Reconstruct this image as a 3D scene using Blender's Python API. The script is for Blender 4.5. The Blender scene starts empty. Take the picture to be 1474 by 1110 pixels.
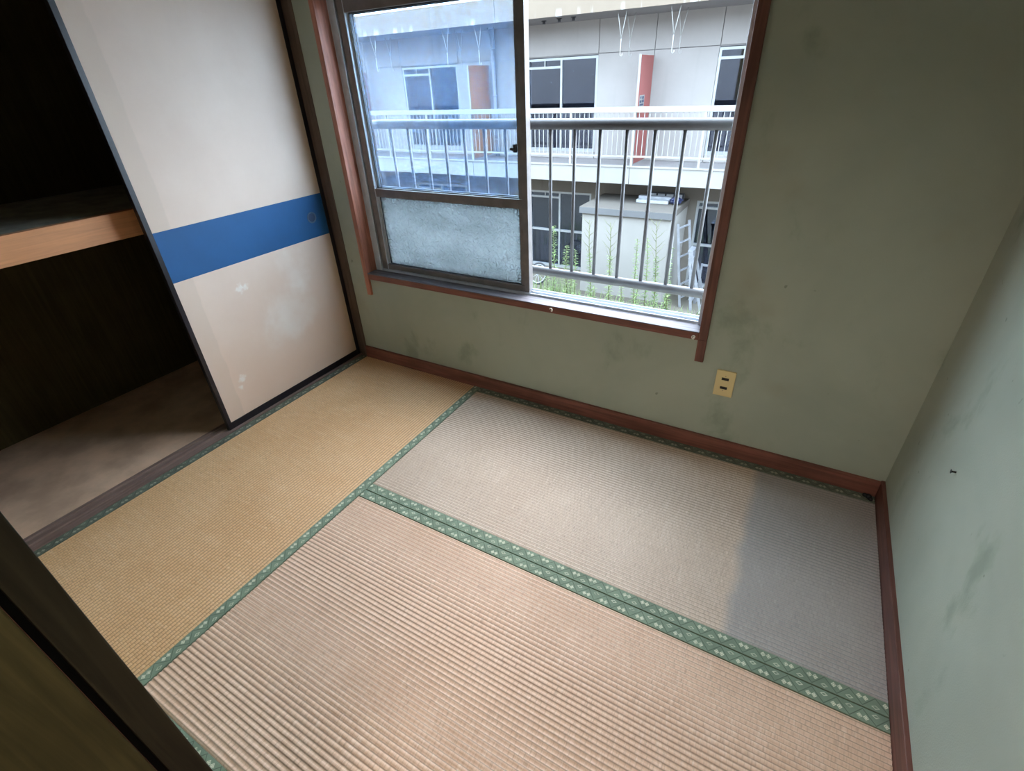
import bpy, bmesh, math, random
from mathutils import Matrix, Vector
random.seed(7)
SC = bpy.context.scene
COL = SC.collection

# ------------------------------------------------------------------ camera
cam_d = bpy.data.cameras.new('camera')
cam = bpy.data.objects.new('camera', cam_d)
COL.objects.link(cam)
cam_d.sensor_fit = 'HORIZONTAL'
cam_d.sensor_width = 36.0
cam_d.lens = 709.379 / 1474 * 36.0
cam_d.clip_start = 0.01
cam_d.clip_end = 300
rx = Vector((0.8690721631, 0.4931499587, -0.0389447498))
ry = Vector((0.2314985781, -0.4750124744, -0.8489826547))
rz = Vector((-0.4371750034, 0.7288115380, -0.5269836416))
cam.matrix_world = Matrix(((rx.x, -ry.x, -rz.x, 2.11998), (rx.y, -ry.y, -rz.y, -1.81688),
                           (rx.z, -ry.z, -rz.z, 1.36755), (0, 0, 0, 1)))
SC.camera = cam

# ------------------------------------------------------------------ sky, sun, fill light, exposure
SKY = 17.0
w = bpy.data.worlds.new('overcast_sky')
SC.world = w
w.use_nodes = True
bg = w.node_tree.nodes['Background']
bg.inputs[0].default_value = (0.64, 0.82, 1.0, 1)
bg.inputs[1].default_value = SKY

sun_d = bpy.data.lights.new('bright_cloud_sun', 'SUN')
sun_d.energy = 5.2
sun_d.angle = math.radians(60)
sun_d.color = (1.0, 0.85, 0.72)
sun = bpy.data.objects.new('bright_cloud_sun', sun_d)
COL.objects.link(sun)
_d = Vector((-0.25, -0.70, -0.66)).normalized()          # travels into the room, over the far roof
sun.rotation_euler = _d.to_track_quat('-Z', 'Y').to_euler()

fill_d = bpy.data.lights.new('next_room_fill', 'AREA')  # added fill light without a seen source, brightens the room from behind
fill_d.shape = 'DISK'
fill_d.size = 1.6
fill_d.energy = 42
fill_d.color = (1.0, 0.93, 0.84)
fill = bpy.data.objects.new('next_room_fill', fill_d)
COL.objects.link(fill)
fill.location = (1.9, -3.0, 2.25)

vs = SC.view_settings
SC.display_settings.display_device = 'sRGB'
vs.view_transform = 'Standard'
vs.look = 'None'
vs.gamma = 1.0
vs.exposure = 0.0
vs.use_curve_mapping = False
SC.cycles.max_bounces = 10
SC.cycles.diffuse_bounces = 6
SC.cycles.transparent_max_bounces = 24

# ------------------------------------------------------------------ helpers: objects
def tag(o, label=None, cat=None, group=None, kind=None):
    if label: o['label'] = label
    if cat: o['category'] = cat
    if group: o['group'] = group
    if kind: o['kind'] = kind
    return o

def wloc(o):
    v = Vector((0, 0, 0))
    while o is not None:
        v += o.location
        o = o.parent
    return v

def empty(name, loc, label=None, cat=None, group=None, kind=None, parent=None):
    o = bpy.data.objects.new(name, None)
    COL.objects.link(o)
    if parent is not None:
        o.parent = parent
        o.location = Vector(loc) - wloc(parent)
    else:
        o.location = loc
    o.empty_display_size = 0.05
    return tag(o, label, cat, group, kind)

class MB:
    """collects shapes given in world coordinates, links them as ONE mesh object"""
    def __init__(s):
        s.v = []; s.f = []; s.smooth = []
    def add(s, vs_, fs_, smooth=False):
        n = len(s.v)
        s.v += [Vector(p) for p in vs_]
        for f in fs_:
            s.f.append([n + i for i in f]); s.smooth.append(smooth)
        return s
    def box(s, x0, x1, y0, y1, z0, z1):
        return s.add([(x0,y0,z0),(x1,y0,z0),(x1,y1,z0),(x0,y1,z0),(x0,y0,z1),(x1,y0,z1),(x1,y1,z1),(x0,y1,z1)],
                     [(3,2,1,0),(4,5,6,7),(0,1,5,4),(1,2,6,5),(2,3,7,6),(3,0,4,7)])
    def bar(s, a, b, w, h, up=(0,0,1)):
        a = Vector(a); b = Vector(b); d = (b - a).normalized()
        u = d.cross(Vector(up))
        if u.length < 1e-4: u = d.cross(Vector((1,0,0)))
        u.normalize(); n = u.cross(d)
        vs_ = []
        for p in (a, b):
            for (i, j) in ((-1,-1),(1,-1),(1,1),(-1,1)):
                vs_.append(p + u * (i * w / 2) + n * (j * h / 2))
        return s.add(vs_, [(3,2,1,0),(4,5,6,7),(0,1,5,4),(1,2,6,5),(2,3,7,6),(3,0,4,7)])
    def tube(s, pts, r, n=8, cap=True):
        pts = [Vector(p) for p in pts]
        rs = r if isinstance(r, (list, tuple)) else [r] * len(pts)
        vs_ = []; fs_ = []
        ref = None
        for k, p in enumerate(pts):
            d = (pts[min(k+1, len(pts)-1)] - pts[max(k-1, 0)]).normalized()
            if ref is None:
                ref = d.cross(Vector((0,0,1)))
                if ref.length < 1e-3: ref = d.cross(Vector((1,0,0)))
            ref = (ref - d * ref.dot(d)).normalized()
            q = d.cross(ref)
            for i in range(n):
                t = 2 * math.pi * i / n
                vs_.append(p + (ref * math.cos(t) + q * math.sin(t)) * rs[k])
        for k in range(len(pts) - 1):
            for i in range(n):
                a = k * n + i; b = k * n + (i + 1) % n
                fs_.append((a, b, b + n, a + n))
        s.add(vs_, fs_, True)
        if cap:
            m = len(s.v) - len(vs_)
            s.f.append([m + i for i in range(n)][::-1]); s.smooth.append(False)
            s.f.append([m + (len(pts)-1)*n + i for i in range(n)]); s.smooth.append(False)
        return s
    def prism(s, poly, axis, a, b):
        """poly of 2-D points extruded along axis ('x': (y,z); 'y': (x,z); 'z': (x,y))"""
        n = len(poly)
        def P(p, t):
            return {'x': (t, p[0], p[1]), 'y': (p[0], t, p[1]), 'z': (p[0], p[1], t)}[axis]
        vs_ = [P(p, a) for p in poly] + [P(p, b) for p in poly]
        fs_ = [tuple(range(n))[::-1], tuple(range(n, 2 * n))] + [(i, (i+1) % n, n + (i+1) % n, n + i) for i in range(n)]
        return s.add(vs_, fs_)
    def build(s, name, mat, parent=None, origin=None, bevel=0, fix=True):
        o0 = Vector(origin) if origin is not None else (wloc(parent) if parent is not None else Vector((0,0,0)))
        me = bpy.data.meshes.new(name)
        me.from_pydata([tuple(p - o0) for p in s.v], [], s.f)
        me.polygons.foreach_set('use_smooth', s.smooth)
        if fix:
            bm = bmesh.new(); bm.from_mesh(me)
            bmesh.ops.recalc_face_normals(bm, faces=bm.faces)
            bm.to_mesh(me); bm.free()
        me.materials.append(mat)
        o = bpy.data.objects.new(name, me)
        COL.objects.link(o)
        if parent is not None:
            o.parent = parent
            o.location = o0 - wloc(parent)
        else:
            o.location = o0
        if bevel:
            m = o.modifiers.new('bevel', 'BEVEL')
            m.width = bevel; m.segments = 2; m.limit_method = 'ANGLE'; m.angle_limit = math.radians(40)
        return o

def copy_tree(o, parent=None):
    c = o.copy(); COL.objects.link(c)
    if parent is not None: c.parent = parent
    for ch in list(o.children): copy_tree(ch, c)
    return c

def dup(o, loc, parent=None):
    c = o.copy(); COL.objects.link(c)
    if parent is not None: c.parent = parent
    c.location = loc
    return c

# ------------------------------------------------------------------ helpers: materials
class NT:
    def __init__(s, name):
        s.m = bpy.data.materials.new(name); s.m.use_nodes = True
        s.t = s.m.node_tree; s.t.nodes.clear()
        s.out = s.t.nodes.new('ShaderNodeOutputMaterial')
    def n(s, typ, **kw):
        nd = s.t.nodes.new(typ)
        for k, v in kw.items(): setattr(nd, k, v)
        return nd
    def put(s, sock, v):
        if isinstance(v, bpy.types.NodeSocket): s.t.links.new(v, sock)
        elif isinstance(v, (tuple, list)) and len(v) == 3 and sock.type == 'RGBA': sock.default_value = (*v, 1)
        else: sock.default_value = v
    def math(s, op, a, b=None, c=None, clamp=False):
        nd = s.n('ShaderNodeMath', operation=op, use_clamp=clamp)
        for i, q in enumerate((a, b, c)):
            if q is not None: s.put(nd.inputs[i], q)
        return nd.outputs[0]
    def coord(s, kind='Object', scale=(1,1,1), loc=(0,0,0)):
        tc = s.n('ShaderNodeTexCoord'); mp = s.n('ShaderNodeMapping')
        s.t.links.new(tc.outputs[kind], mp.inputs[0])
        mp.inputs['Scale'].default_value = scale; mp.inputs['Location'].default_value = loc
        return mp.outputs[0]
    def world(s, scale=(1,1,1), loc=(0,0,0)):
        g = s.n('ShaderNodeNewGeometry'); mp = s.n('ShaderNodeMapping')
        s.t.links.new(g.outputs['Position'], mp.inputs[0])
        mp.inputs['Scale'].default_value = scale; mp.inputs['Location'].default_value = loc
        return mp.outputs[0]
    def xyz(s, v):
        nd = s.n('ShaderNodeSeparateXYZ'); s.t.links.new(v, nd.inputs[0]); return nd.outputs
    def noise(s, v, scale=5, detail=4, rough=0.55, dist=0.0):
        nd = s.n('ShaderNodeTexNoise'); s.t.links.new(v, nd.inputs['Vector'])
        nd.inputs['Scale'].default_value = scale; nd.inputs['Detail'].default_value = detail
        nd.inputs['Roughness'].default_value = rough; nd.inputs['Distortion'].default_value = dist
        return nd.outputs['Fac']
    def step(s, x, a, b):
        nd = s.n('ShaderNodeMapRange', interpolation_type='SMOOTHSTEP')
        s.put(nd.inputs[0], x); nd.inputs[1].default_value = a; nd.inputs[2].default_value = b
        return nd.outputs[0]
    def mix(s, f, a, b, mode='MIX'):
        nd = s.n('ShaderNodeMix', data_type='RGBA', blend_type=mode)
        s.put(nd.inputs[0], f); s.put(nd.inputs[6], a); s.put(nd.inputs[7], b)
        return nd.outputs[2]
    def bump(s, h, strength=0.3, dist=0.01):
        nd = s.n('ShaderNodeBump'); nd.inputs['Strength'].default_value = strength
        nd.inputs['Distance'].default_value = dist; s.t.links.new(h, nd.inputs['Height'])
        return nd.outputs[0]
    def bsdf(s, color, rough=0.6, metal=0.0, normal=None, spec=0.5):
        b = s.n('ShaderNodeBsdfPrincipled')
        s.put(b.inputs['Base Color'], color); s.put(b.inputs['Roughness'], rough)
        b.inputs['Metallic'].default_value = metal
        b.inputs['Specular IOR Level'].default_value = spec
        if normal is not None: s.t.links.new(normal, b.inputs['Normal'])
        return b.outputs[0]
    def done(s, sh):
        s.t.links.new(sh, s.out.inputs[0]); return s.m

def simple(name, col, rough=0.6, metal=0.0, var=0.12, scale=8, spec=0.5, bump=0.0, bscale=80):
    t = NT(name); v = t.world()
    n = t.noise(v, scale, 5)
    c = t.mix(t.step(n, 0.3, 0.7), tuple(x * (1 - var) for x in col), tuple(min(1, x * (1 + var)) for x in col))
    nm = t.bump(t.noise(v, bscale, 3), bump, 0.004) if bump else None
    return t.done(t.bsdf(c, rough, metal, nm, spec))

def wood(name, col, axis='z', rough=0.5, var=0.35, spec=0.4):
    t = NT(name)
    sc = {'x': (2, 40, 40), 'y': (40, 2, 40), 'z': (40, 40, 2)}[axis]
    v = t.world(sc)
    n = t.noise(v, 1.6, 6, 0.6, 0.6)
    n2 = t.noise(t.world(), 6, 3)
    f = t.math('ADD', t.math('MULTIPLY', n, 0.7), t.math('MULTIPLY', n2, 0.3))
    c = t.mix(t.step(f, 0.32, 0.68), tuple(x * (1 - var) for x in col), tuple(min(1, x * (1 + var)) for x in col))
    return t.done(t.bsdf(c, rough, 0, t.bump(n, 0.15, 0.002), spec))

def plaster():
    t = NT('green_sand_plaster'); v = t.world()
    big = t.noise(v, 1.7, 4, 0.6, 0.4)
    mid = t.noise(t.world((1, 1, 0.7)), 4.2, 5, 0.6, 0.15)
    c = t.mix(t.step(big, 0.3, 0.7), (0.36, 0.38, 0.305), (0.425, 0.44, 0.35))
    c = t.mix(t.math('MULTIPLY', t.step(mid, 0.56, 0.72), 0.55), c, (0.21, 0.25, 0.18))
    c = t.mix(t.math('MULTIPLY', t.step(t.noise(t.world(loc=(3, 1, 7)), 3.1, 4), 0.58, 0.75), 0.4), c, (0.35, 0.31, 0.22))
    spk = t.noise(v, 22, 2)
    c = t.mix(t.math('MULTIPLY', t.step(spk, 0.73, 0.78), 0.5), c, (0.12, 0.14, 0.10))
    return t.done(t.bsdf(c, 0.95, 0, t.bump(t.noise(v, 240, 3, 0.7), 0.25, 0.003), 0.15))

def exterior_wall(name, col, drip=None, stain_or_shade=0.25):
    t = NT(name); v = t.world()
    n = t.noise(v, 0.8, 5, 0.6)
    c = t.mix(t.step(n, 0.3, 0.7), tuple(x * 0.9 for x in col), col)
    st = t.noise(t.world((3.0, 3.0, 0.25)), 1.5, 5, 0.65)
    c = t.mix(t.math('MULTIPLY', t.step(st, 0.55, 0.75), stain_or_shade), c, tuple(x * 0.55 for x in col))
    if drip:  # lime streaks that run out of the lower edge
        z = t.xyz(v)[2]
        s = t.noise(t.world((7.5, 1, 0.5)), 1.0, 3)
        edge = t.step(z, drip + 0.13, drip + 0.01)
        c = t.mix(t.math('MULTIPLY', t.math('MULTIPLY', t.step(s, 0.56, 0.68), edge), 0.8), c, (0.31, 0.305, 0.29))
    return t.done(t.bsdf(c, 0.9, 0, t.bump(t.noise(v, 60, 3), 0.15, 0.004), 0.2))

def rush(name, c0, c1, c2, n_rib, width, stain_or_shade=False):
    """woven rush: local X runs along the ribs, local Y across them"""
    t = NT(name); v = t.coord('Object'); s = t.xyz(v)
    fib = t.noise(t.coord('Object', (90, 6, 1)), 1.0, 4, 0.6)
    fine = t.noise(t.coord('Object', (330, 60, 1)), 1.0, 2, 0.5)
    big = t.noise(t.coord('Object', (1, 1, 1), (3, 5, 0)), 2.1, 5, 0.6, 0.3)
    c = t.mix(t.step(big, 0.32, 0.68), c0, c1)
    c = t.mix(t.math('MULTIPLY', t.step(fib, 0.45, 0.75), 0.45), c, c2)
    c = t.mix(t.math('MULTIPLY', t.step(fine, 0.5, 0.8), 0.25), c, tuple(x * 0.62 for x in c0))
    rib = t.math('PINGPONG', t.math('MULTIPLY', t.math('ADD', s[1], width / 2), n_rib / width), 0.5)
    c = t.mix(t.math('MULTIPLY', t.step(rib, 0.20, 0.0), 0.8), c, tuple(x * 0.38 for x in c0))  # grooves darkened in the colour: shading between ribs plus grime in the weave
    # short stitches between the warp threads, offset from rib to rib
    row = t.math('FLOOR', t.math('MULTIPLY', t.math('ADD', s[1], width / 2), n_rib / width))
    cv = t.n('ShaderNodeCombineXYZ'); t.put(cv.inputs[0], t.math('MULTIPLY', s[0], 150.0)); t.put(cv.inputs[1], t.math('MULTIPLY', row, 7.31))
    c = t.mix(t.math('MULTIPLY', t.step(t.noise(cv.outputs[0], 1.0, 2, 0.6), 0.50, 0.78), 0.45), c, tuple(x * 0.52 for x in c0))
    cv2 = t.n('ShaderNodeCombineXYZ'); t.put(cv2.inputs[0], t.math('MULTIPLY', s[0], 95.0)); t.put(cv2.inputs[1], t.math('MULTIPLY', row, 3.77))
    c = t.mix(t.math('MULTIPLY', t.step(t.noise(cv2.outputs[0], 1.0, 2, 0.6), 0.55, 0.8), 0.4), c, tuple(min(0.9, x * 1.18) for x in c2))
    u = t.math('ADD', t.math('MULTIPLY', s[0], 72.0), t.math('MULTIPLY', row, 0.37))
    st = t.math('PINGPONG', u, 0.5)
    c = t.mix(t.math('MULTIPLY', t.step(st, 0.12, 0.0), 0.22), c, tuple(x * 0.5 for x in c0))
    if stain_or_shade:                                      # mild unfaded grey tone plus shade painted into this end's colour
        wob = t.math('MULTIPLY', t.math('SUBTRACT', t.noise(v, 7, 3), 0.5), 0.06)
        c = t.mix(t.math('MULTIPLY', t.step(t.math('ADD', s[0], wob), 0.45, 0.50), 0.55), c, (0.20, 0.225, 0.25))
    h = t.math('ADD', t.math('MULTIPLY', fine, 0.5), t.step(st, 0.0, 0.2))
    return t.done(t.bsdf(c, 0.55, 0, t.bump(h, 0.35, 0.0012), 0.35))

def heri(name, base, line):
    """green cloth edging: pairs of pale diamonds between a thin dark zigzag; local X runs along it"""
    t = NT(name); s = t.xyz(t.coord('Object'))
    p = 0.056
    cx = t.math('MULTIPLY', t.math('SUBTRACT', t.math('FRACT', t.math('MULTIPLY', s[0], 1 / p)), 0.5), p)
    ax = t.math('ABSOLUTE', t.math('SUBTRACT', t.math('ABSOLUTE', cx), 0.0068))
    def dist(hx, hy, yc):
        return t.math('ADD', t.math('MULTIPLY', ax, 1 / hx), t.math('MULTIPLY', t.math('ABSOLUTE', t.math('SUBTRACT', s[1], yc)), 1 / hy))
    d = dist(0.0070, 0.0075, 0.006)
    k = t.math('MULTIPLY', t.step(d, 1.0, 0.85), t.step(t.math('ABSOLUTE', t.math('SUBTRACT', d, 0.5)), 0.03, 0.12))
    d2 = t.math('ADD', t.math('MULTIPLY', t.math('SUBTRACT', p / 2, t.math('ABSOLUTE', cx)), 1 / 0.010), t.math('MULTIPLY', t.math('ABSOLUTE', t.math('SUBTRACT', s[1], -0.008)), 1 / 0.006))
    k = t.math('MAXIMUM', k, t.math('MULTIPLY', t.math('MULTIPLY', t.step(d2, 1.0, 0.85), t.step(d2, 0.45, 0.6)), 0.7))
    zz = t.math('SUBTRACT', t.math('MULTIPLY', t.math('ABSOLUTE', cx), 1.1), 0.015)
    z = t.step(t.math('ABSOLUTE', t.math('SUBTRACT', s[1], zz)), 0.0022, 0.0010)
    wear = t.step(t.noise(t.coord('Object'), 70, 3), 0.2, 0.55)
    v = t.noise(t.coord('Object'), 9, 4)
    bc = t.mix(t.step(v, 0.3, 0.7), tuple(x * 0.8 for x in base), tuple(x * 1.15 for x in base))
    wv = t.noise(t.coord('Object', (900, 900, 1)), 1.0, 2)
    bc = t.mix(t.math('MULTIPLY', t.step(wv, 0.4, 0.7), 0.3), bc, tuple(x * 0.6 for x in base))
    bc = t.mix(t.math('MULTIPLY', z, 0.7), bc, tuple(x * 0.35 for x in base))
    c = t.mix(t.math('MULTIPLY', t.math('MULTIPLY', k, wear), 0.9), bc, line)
    return t.done(t.bsdf(c, 0.75, 0, t.bump(wv, 0.25, 0.001), 0.3))

def fusuma_paper():
    t = NT('beige_door_paper'); v = t.world(); s = t.xyz(v)
    n = t.noise(v, 2.2, 5, 0.6)
    c = t.mix(t.step(n, 0.3, 0.7), (0.70, 0.515, 0.405), (0.76, 0.575, 0.46))
    # brown ageing towards the bottom and the right edge, uneven
    low = t.math('MULTIPLY', t.step(t.math('ADD', s[2], t.math('MULTIPLY', n, 0.5)), 0.95, 0.2), 0.5)
    c = t.mix(low, c, (0.80, 0.53, 0.36))
    edge = t.step(t.math('ADD', s[1], t.math('MULTIPLY', t.math('SUBTRACT', n, 0.5), 0.12)), -0.10, -0.025)
    c = t.mix(t.math('MULTIPLY', edge, 0.6), c, (0.50, 0.35, 0.21))
    # paste band that shows through along the left edge
    pb = t.step(t.math('ADD', s[1], t.math('MULTIPLY', t.math('SUBTRACT', t.noise(v, 9, 3), 0.5), 0.03)), -0.768, -0.776)
    c = t.mix(t.math('MULTIPLY', pb, 0.22), c, (0.50, 0.38, 0.28))
    for (y, z, r) in ((-0.592, 0.612, 0.022), (-0.562, 0.616, 0.016), (-0.725, 0.210, 0.022), (-0.742, 0.172, 0.013), (-0.37, 0.44, 0.16), (-0.30, 0.60, 0.13), (-0.46, 0.35, 0.12)):
        d = t.math('SQRT', t.math('ADD', t.math('POWER', t.math('SUBTRACT', s[1], y), 2.0), t.math('POWER', t.math('SUBTRACT', s[2], z), 2.0)))
        d = t.math('ADD', d, t.math('MULTIPLY', t.math('SUBTRACT', t.noise(v, 60 if r < .05 else 7, 4), 0.5), r * 2.6))
        c = t.mix(t.math('MULTIPLY', t.step(d, r * 1.2, r * 0.1), 0.6 if r < .05 else 0.28), c, (0.88, 0.82, 0.75))
    return t.done(t.bsdf(c, 0.8, 0, t.bump(t.noise(v, 150, 3), 0.06, 0.002), 0.25))

def glass_clear(name, dust, dcol):
    t = NT(name); v = t.world()
    tr = t.n('ShaderNodeBsdfTransparent'); tr.inputs[0].default_value = (0.93, 0.97, 1.0, 1)
    tl = t.n('ShaderNodeBsdfTranslucent'); tl.inputs[0].default_value = (*dcol, 1)
    n = t.noise(v, 45, 4, 0.7)
    f = t.math('MULTIPLY', t.step(n, 0.25, 0.75), dust * 2)
    m1 = t.n('ShaderNodeMixShader'); t.put(m1.inputs[0], f)
    t.t.links.new(tr.outputs[0], m1.inputs[1]); t.t.links.new(tl.outputs[0], m1.inputs[2])
    gl = t.n('ShaderNodeBsdfGlossy'); gl.inputs['Roughness'].default_value = 0.02
    m2 = t.n('ShaderNodeMixShader'); m2.inputs[0].default_value = 0.05
    t.t.links.new(m1.outputs[0], m2.inputs[1]); t.t.links.new(gl.outputs[0], m2.inputs[2])
    return t.done(m2.outputs[0])

def glass_figured():
    t = NT('figured_glass'); v = t.world((1, 1, 1.0))
    h = t.noise(v, 48, 2, 0.45, 1.2)
    nm = t.bump(h, 1.0, 0.02)
    big = t.noise(t.world((1, 1, 1.8)), 4.0, 3, 0.5)
    tl = t.n('ShaderNodeBsdfTranslucent')
    t.put(tl.inputs[0], t.mix(t.step(big, 0.3, 0.7), (0.40, 0.385, 0.37), (0.55, 0.53, 0.51))); t.t.links.new(nm, tl.inputs['Normal'])
    rf = t.n('ShaderNodeBsdfRefraction'); rf.inputs['Roughness'].default_value = 0.12; rf.inputs['IOR'].default_value = 1.35
    rf.inputs[0].default_value = (0.85, 0.95, 1, 1); t.t.links.new(nm, rf.inputs['Normal'])
    m1 = t.n('ShaderNodeMixShader'); m1.inputs[0].default_value = 0.5
    t.t.links.new(tl.outputs[0], m1.inputs[1]); t.t.links.new(rf.outputs[0], m1.inputs[2])
    gl = t.n('ShaderNodeBsdfGlossy'); gl.inputs['Roughness'].default_value = 0.12; t.t.links.new(nm, gl.inputs['Normal'])
    m2 = t.n('ShaderNodeMixShader'); m2.inputs[0].default_value = 0.10
    t.t.links.new(m1.outputs[0], m2.inputs[1]); t.t.links.new(gl.outputs[0], m2.inputs[2])
    return t.done(m2.outputs[0])

P = {}
P['plaster'] = plaster()
P['ceiling'] = simple('ceiling_board', (0.22, 0.18, 0.13), 0.8)
P['subfloor'] = simple('dark_subfloor', (0.05, 0.04, 0.03), 0.9)
P['trim_x'] = wood('red_brown_wood_across', (0.1938, 0.0696, 0.0480), 'x')
P['trim_y'] = wood('red_brown_wood_deep', (0.145, 0.056, 0.040), 'y')
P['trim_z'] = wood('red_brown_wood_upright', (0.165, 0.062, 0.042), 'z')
P['jamb'] = wood('lit_red_jamb_wood', (0.42, 0.165, 0.105), 'z', 0.45, 0.3)  # brighter copy of the trim wood, daylight on the left jamb painted in
P['sill_grey'] = wood('weathered_sill_wood', (0.1560, 0.1380, 0.1500), 'x', 0.6, 0.35)
P['post'] = wood('aged_post_wood', (0.115, 0.075, 0.055), 'z')
P['track'] = wood('dusty_track_wood', (0.20, 0.125, 0.10), 'y', 0.55, 0.25)
P['lacquer'] = simple('black_lacquer', (0.012, 0.009, 0.012), 0.32, 0, 0.3)
P['paper'] = fusuma_paper()
P['blue'] = simple('blue_paper_band', (0.006, 0.078, 0.215), 0.6, 0, 0.07, 5)
P['pull'] = simple('dull_pull_metal', (0.10, 0.14, 0.20), 0.4, 0.6)
P['pull_dark'] = simple('pull_recess_dark', (0.03, 0.05, 0.10), 0.5)
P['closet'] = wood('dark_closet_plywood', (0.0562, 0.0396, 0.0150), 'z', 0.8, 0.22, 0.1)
P['closet_floor'] = simple('dusty_closet_board', (0.60, 0.38, 0.25), 0.75, 0, 0.22, 5)
P['shelf_top'] = simple('grey_shelf_ply', (0.30, 0.27, 0.21), 0.8, 0, 0.25, 10)
P['beam'] = wood('tan_beam_wood', (0.60, 0.25, 0.105), 'y', 0.5, 0.14)
P['pillar'] = wood('dark_doorpost_wood', (0.030, 0.024, 0.013), 'z', 0.55, 0.4, 0.2)
P['leaf'] = wood('olive_brown_door_ply', (0.085, 0.068, 0.026), 'z', 0.6, 0.3, 0.2)
P['alu'] = simple('window_aluminium', (0.52, 0.55, 0.60), 0.4, 0.0, 0.08, 20)
P['alu_dark'] = simple('dull_brown_aluminium', (0.20, 0.175, 0.165), 0.42, 0.3, 0.12, 20)
P['alu_lit'] = simple('lit_sash_aluminium', (0.55, 0.57, 0.62), 0.4, 0.0, 0.1, 20)  # pale tone carries the daylight on the left stile's side
P['gasket'] = simple('black_gasket', (0.02, 0.022, 0.028), 0.6)
P['glass'] = glass_clear('dusty_window_glass', 0.012, (0.35, 0.58, 1.0))
P['figured'] = glass_figured()
P['steel'] = simple('grey_rail_metal', (0.10, 0.095, 0.10), 0.5, 0.0, 0.15, 12)
P['cream'] = simple('cream_plastic', (0.78, 0.60, 0.29), 0.4, 0, 0.04)
P['slot'] = simple('slot_black', (0.01, 0.008, 0.006), 0.5)
P['white_metal'] = simple('white_enamel', (0.75, 0.72, 0.64), 0.4)
P['black'] = simple('black_rubber', (0.008, 0.008, 0.009), 0.7)

# outdoors; daylight is strong, so the paints are mid greys
P['facade'] = exterior_wall('pale_lilac_render', (0.2641, 0.2430, 0.2313), None, 0.12)
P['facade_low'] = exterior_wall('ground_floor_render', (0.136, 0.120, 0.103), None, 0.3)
P['fascia'] = exterior_wall('cream_eave_concrete', (0.1488, 0.1166, 0.0880), 2.314, 0.12)
P['slab'] = exterior_wall('white_slab_concrete', (0.2176, 0.2079, 0.1961), None, 0.15)
P['soffit'] = exterior_wall('grey_soffit', (0.194, 0.181, 0.181), None, 0.3)
P['rail_white'] = exterior_wall('white_rail_paint', (0.2288, 0.2214, 0.2081), None, 0.2)
P['frame_white'] = simple('white_sash_metal', (0.2697, 0.2772, 0.2786), 0.4, 0.2, 0.06)
P['far_glass'] = simple('far_window_glass', (0.013, 0.017, 0.026), 0.08, 0, 0.3, 2, 0.6)
P['far_dark'] = simple('far_room_dark', (0.016, 0.018, 0.027), 0.8)
P['far_brown'] = simple('far_curtain_brown', (0.050, 0.038, 0.034), 0.9)
P['terracotta'] = exterior_wall('terracotta_board', (0.2304, 0.0782, 0.0708), None, 0.15)
P['orange'] = exterior_wall('orange_board', (0.3059, 0.1260, 0.0267), None, 0.2)
P['pipe'] = simple('pale_pipe', (0.221, 0.214, 0.238), 0.5)
P['navy'] = simple('navy_print', (0.012, 0.019, 0.054), 0.6)
P['shed'] = exterior_wall('white_shed_render', (0.2148, 0.2025, 0.1866), None, 0.1)
P['shed_roof'] = exterior_wall('weathered_roof_slab', (0.0931, 0.0819, 0.0715), None, 0.5)
P['ground'] = exterior_wall('sandy_yard', (0.116, 0.103, 0.083), None, 0.3)
P['plank'] = simple('white_panel', (0.279, 0.290, 0.313), 0.5)
P['tarp'] = simple('navy_tarp', (0.012, 0.016, 0.054), 0.5, 0, 0.4, 30)
P['dark_box'] = simple('dark_grating', (0.019, 0.019, 0.023), 0.7)
P['ladder'] = simple('ladder_aluminium', (0.243, 0.250, 0.272), 0.4, 0.4)
P['weed'] = simple('weed_green', (0.115, 0.175, 0.058), 0.6, 0, 0.35, 6)
P['weed2'] = simple('bright_weed_green', (0.16, 0.215, 0.080), 0.6, 0, 0.3, 6)
P['stem'] = simple('weed_stem', (0.101, 0.109, 0.042), 0.7, 0, 0.3)
P['dry'] = simple('dry_grass', (0.252, 0.243, 0.101), 0.8, 0, 0.3)
P['stone'] = simple('yard_stone', (0.175, 0.164, 0.151), 0.9)

# ------------------------------------------------------------------ room shell
W = 2.587          # inner width
D = 1.770          # inner depth
H = 2.35
def struct(name, mb, mat, bevel=0, origin=None):
    return tag(mb.build(name, mat, None, origin, bevel), kind='structure')

struct('floor', MB().box(-0.105, 3.4, -4.6, 0.0, -0.20, -0.055), P['subfloor'])
struct('floor', MB().box(-0.87, -0.105, -D, 0.0, -0.20, 0.0), P['closet_floor'])
struct('floor', MB().box(0.0, 3.4, -4.6, -D - 0.001, -0.05, -0.004), P['trim_x'])
struct('ceiling', MB().box(-0.95, 3.5, -4.7, 0.12, H, H + 0.1), P['ceiling'])
WX0, WX1, WZ0, WZ1 = 0.164, 1.890, 0.500, 1.770
wb = MB()
wb.box(0.037, WX0, 0, 0.13, -0.2, H); wb.box(WX1, W + 0.02, 0, 0.13, -0.2, H)
wb.box(WX0, WX1, 0, 0.13, -0.2, WZ0); wb.box(WX0, WX1, 0, 0.13, WZ1, H)
struct('wall_back', wb, P['plaster'])
struct('wall_right', MB().box(W + 0.012, W + 0.13, -4.6, 0.13, -0.2, H), P['plaster'])
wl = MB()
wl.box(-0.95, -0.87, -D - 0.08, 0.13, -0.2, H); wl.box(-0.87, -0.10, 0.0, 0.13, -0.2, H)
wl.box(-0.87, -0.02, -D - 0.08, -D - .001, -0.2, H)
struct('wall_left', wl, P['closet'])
wf = MB()
wf.box(-0.02, 1.50, -1.8072, -1.775, -0.05, H); wf.box(1.50, W + 0.012, -1.8072, -1.775, 1.80, H)
struct('wall_front', wf, P['plaster'])
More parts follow.
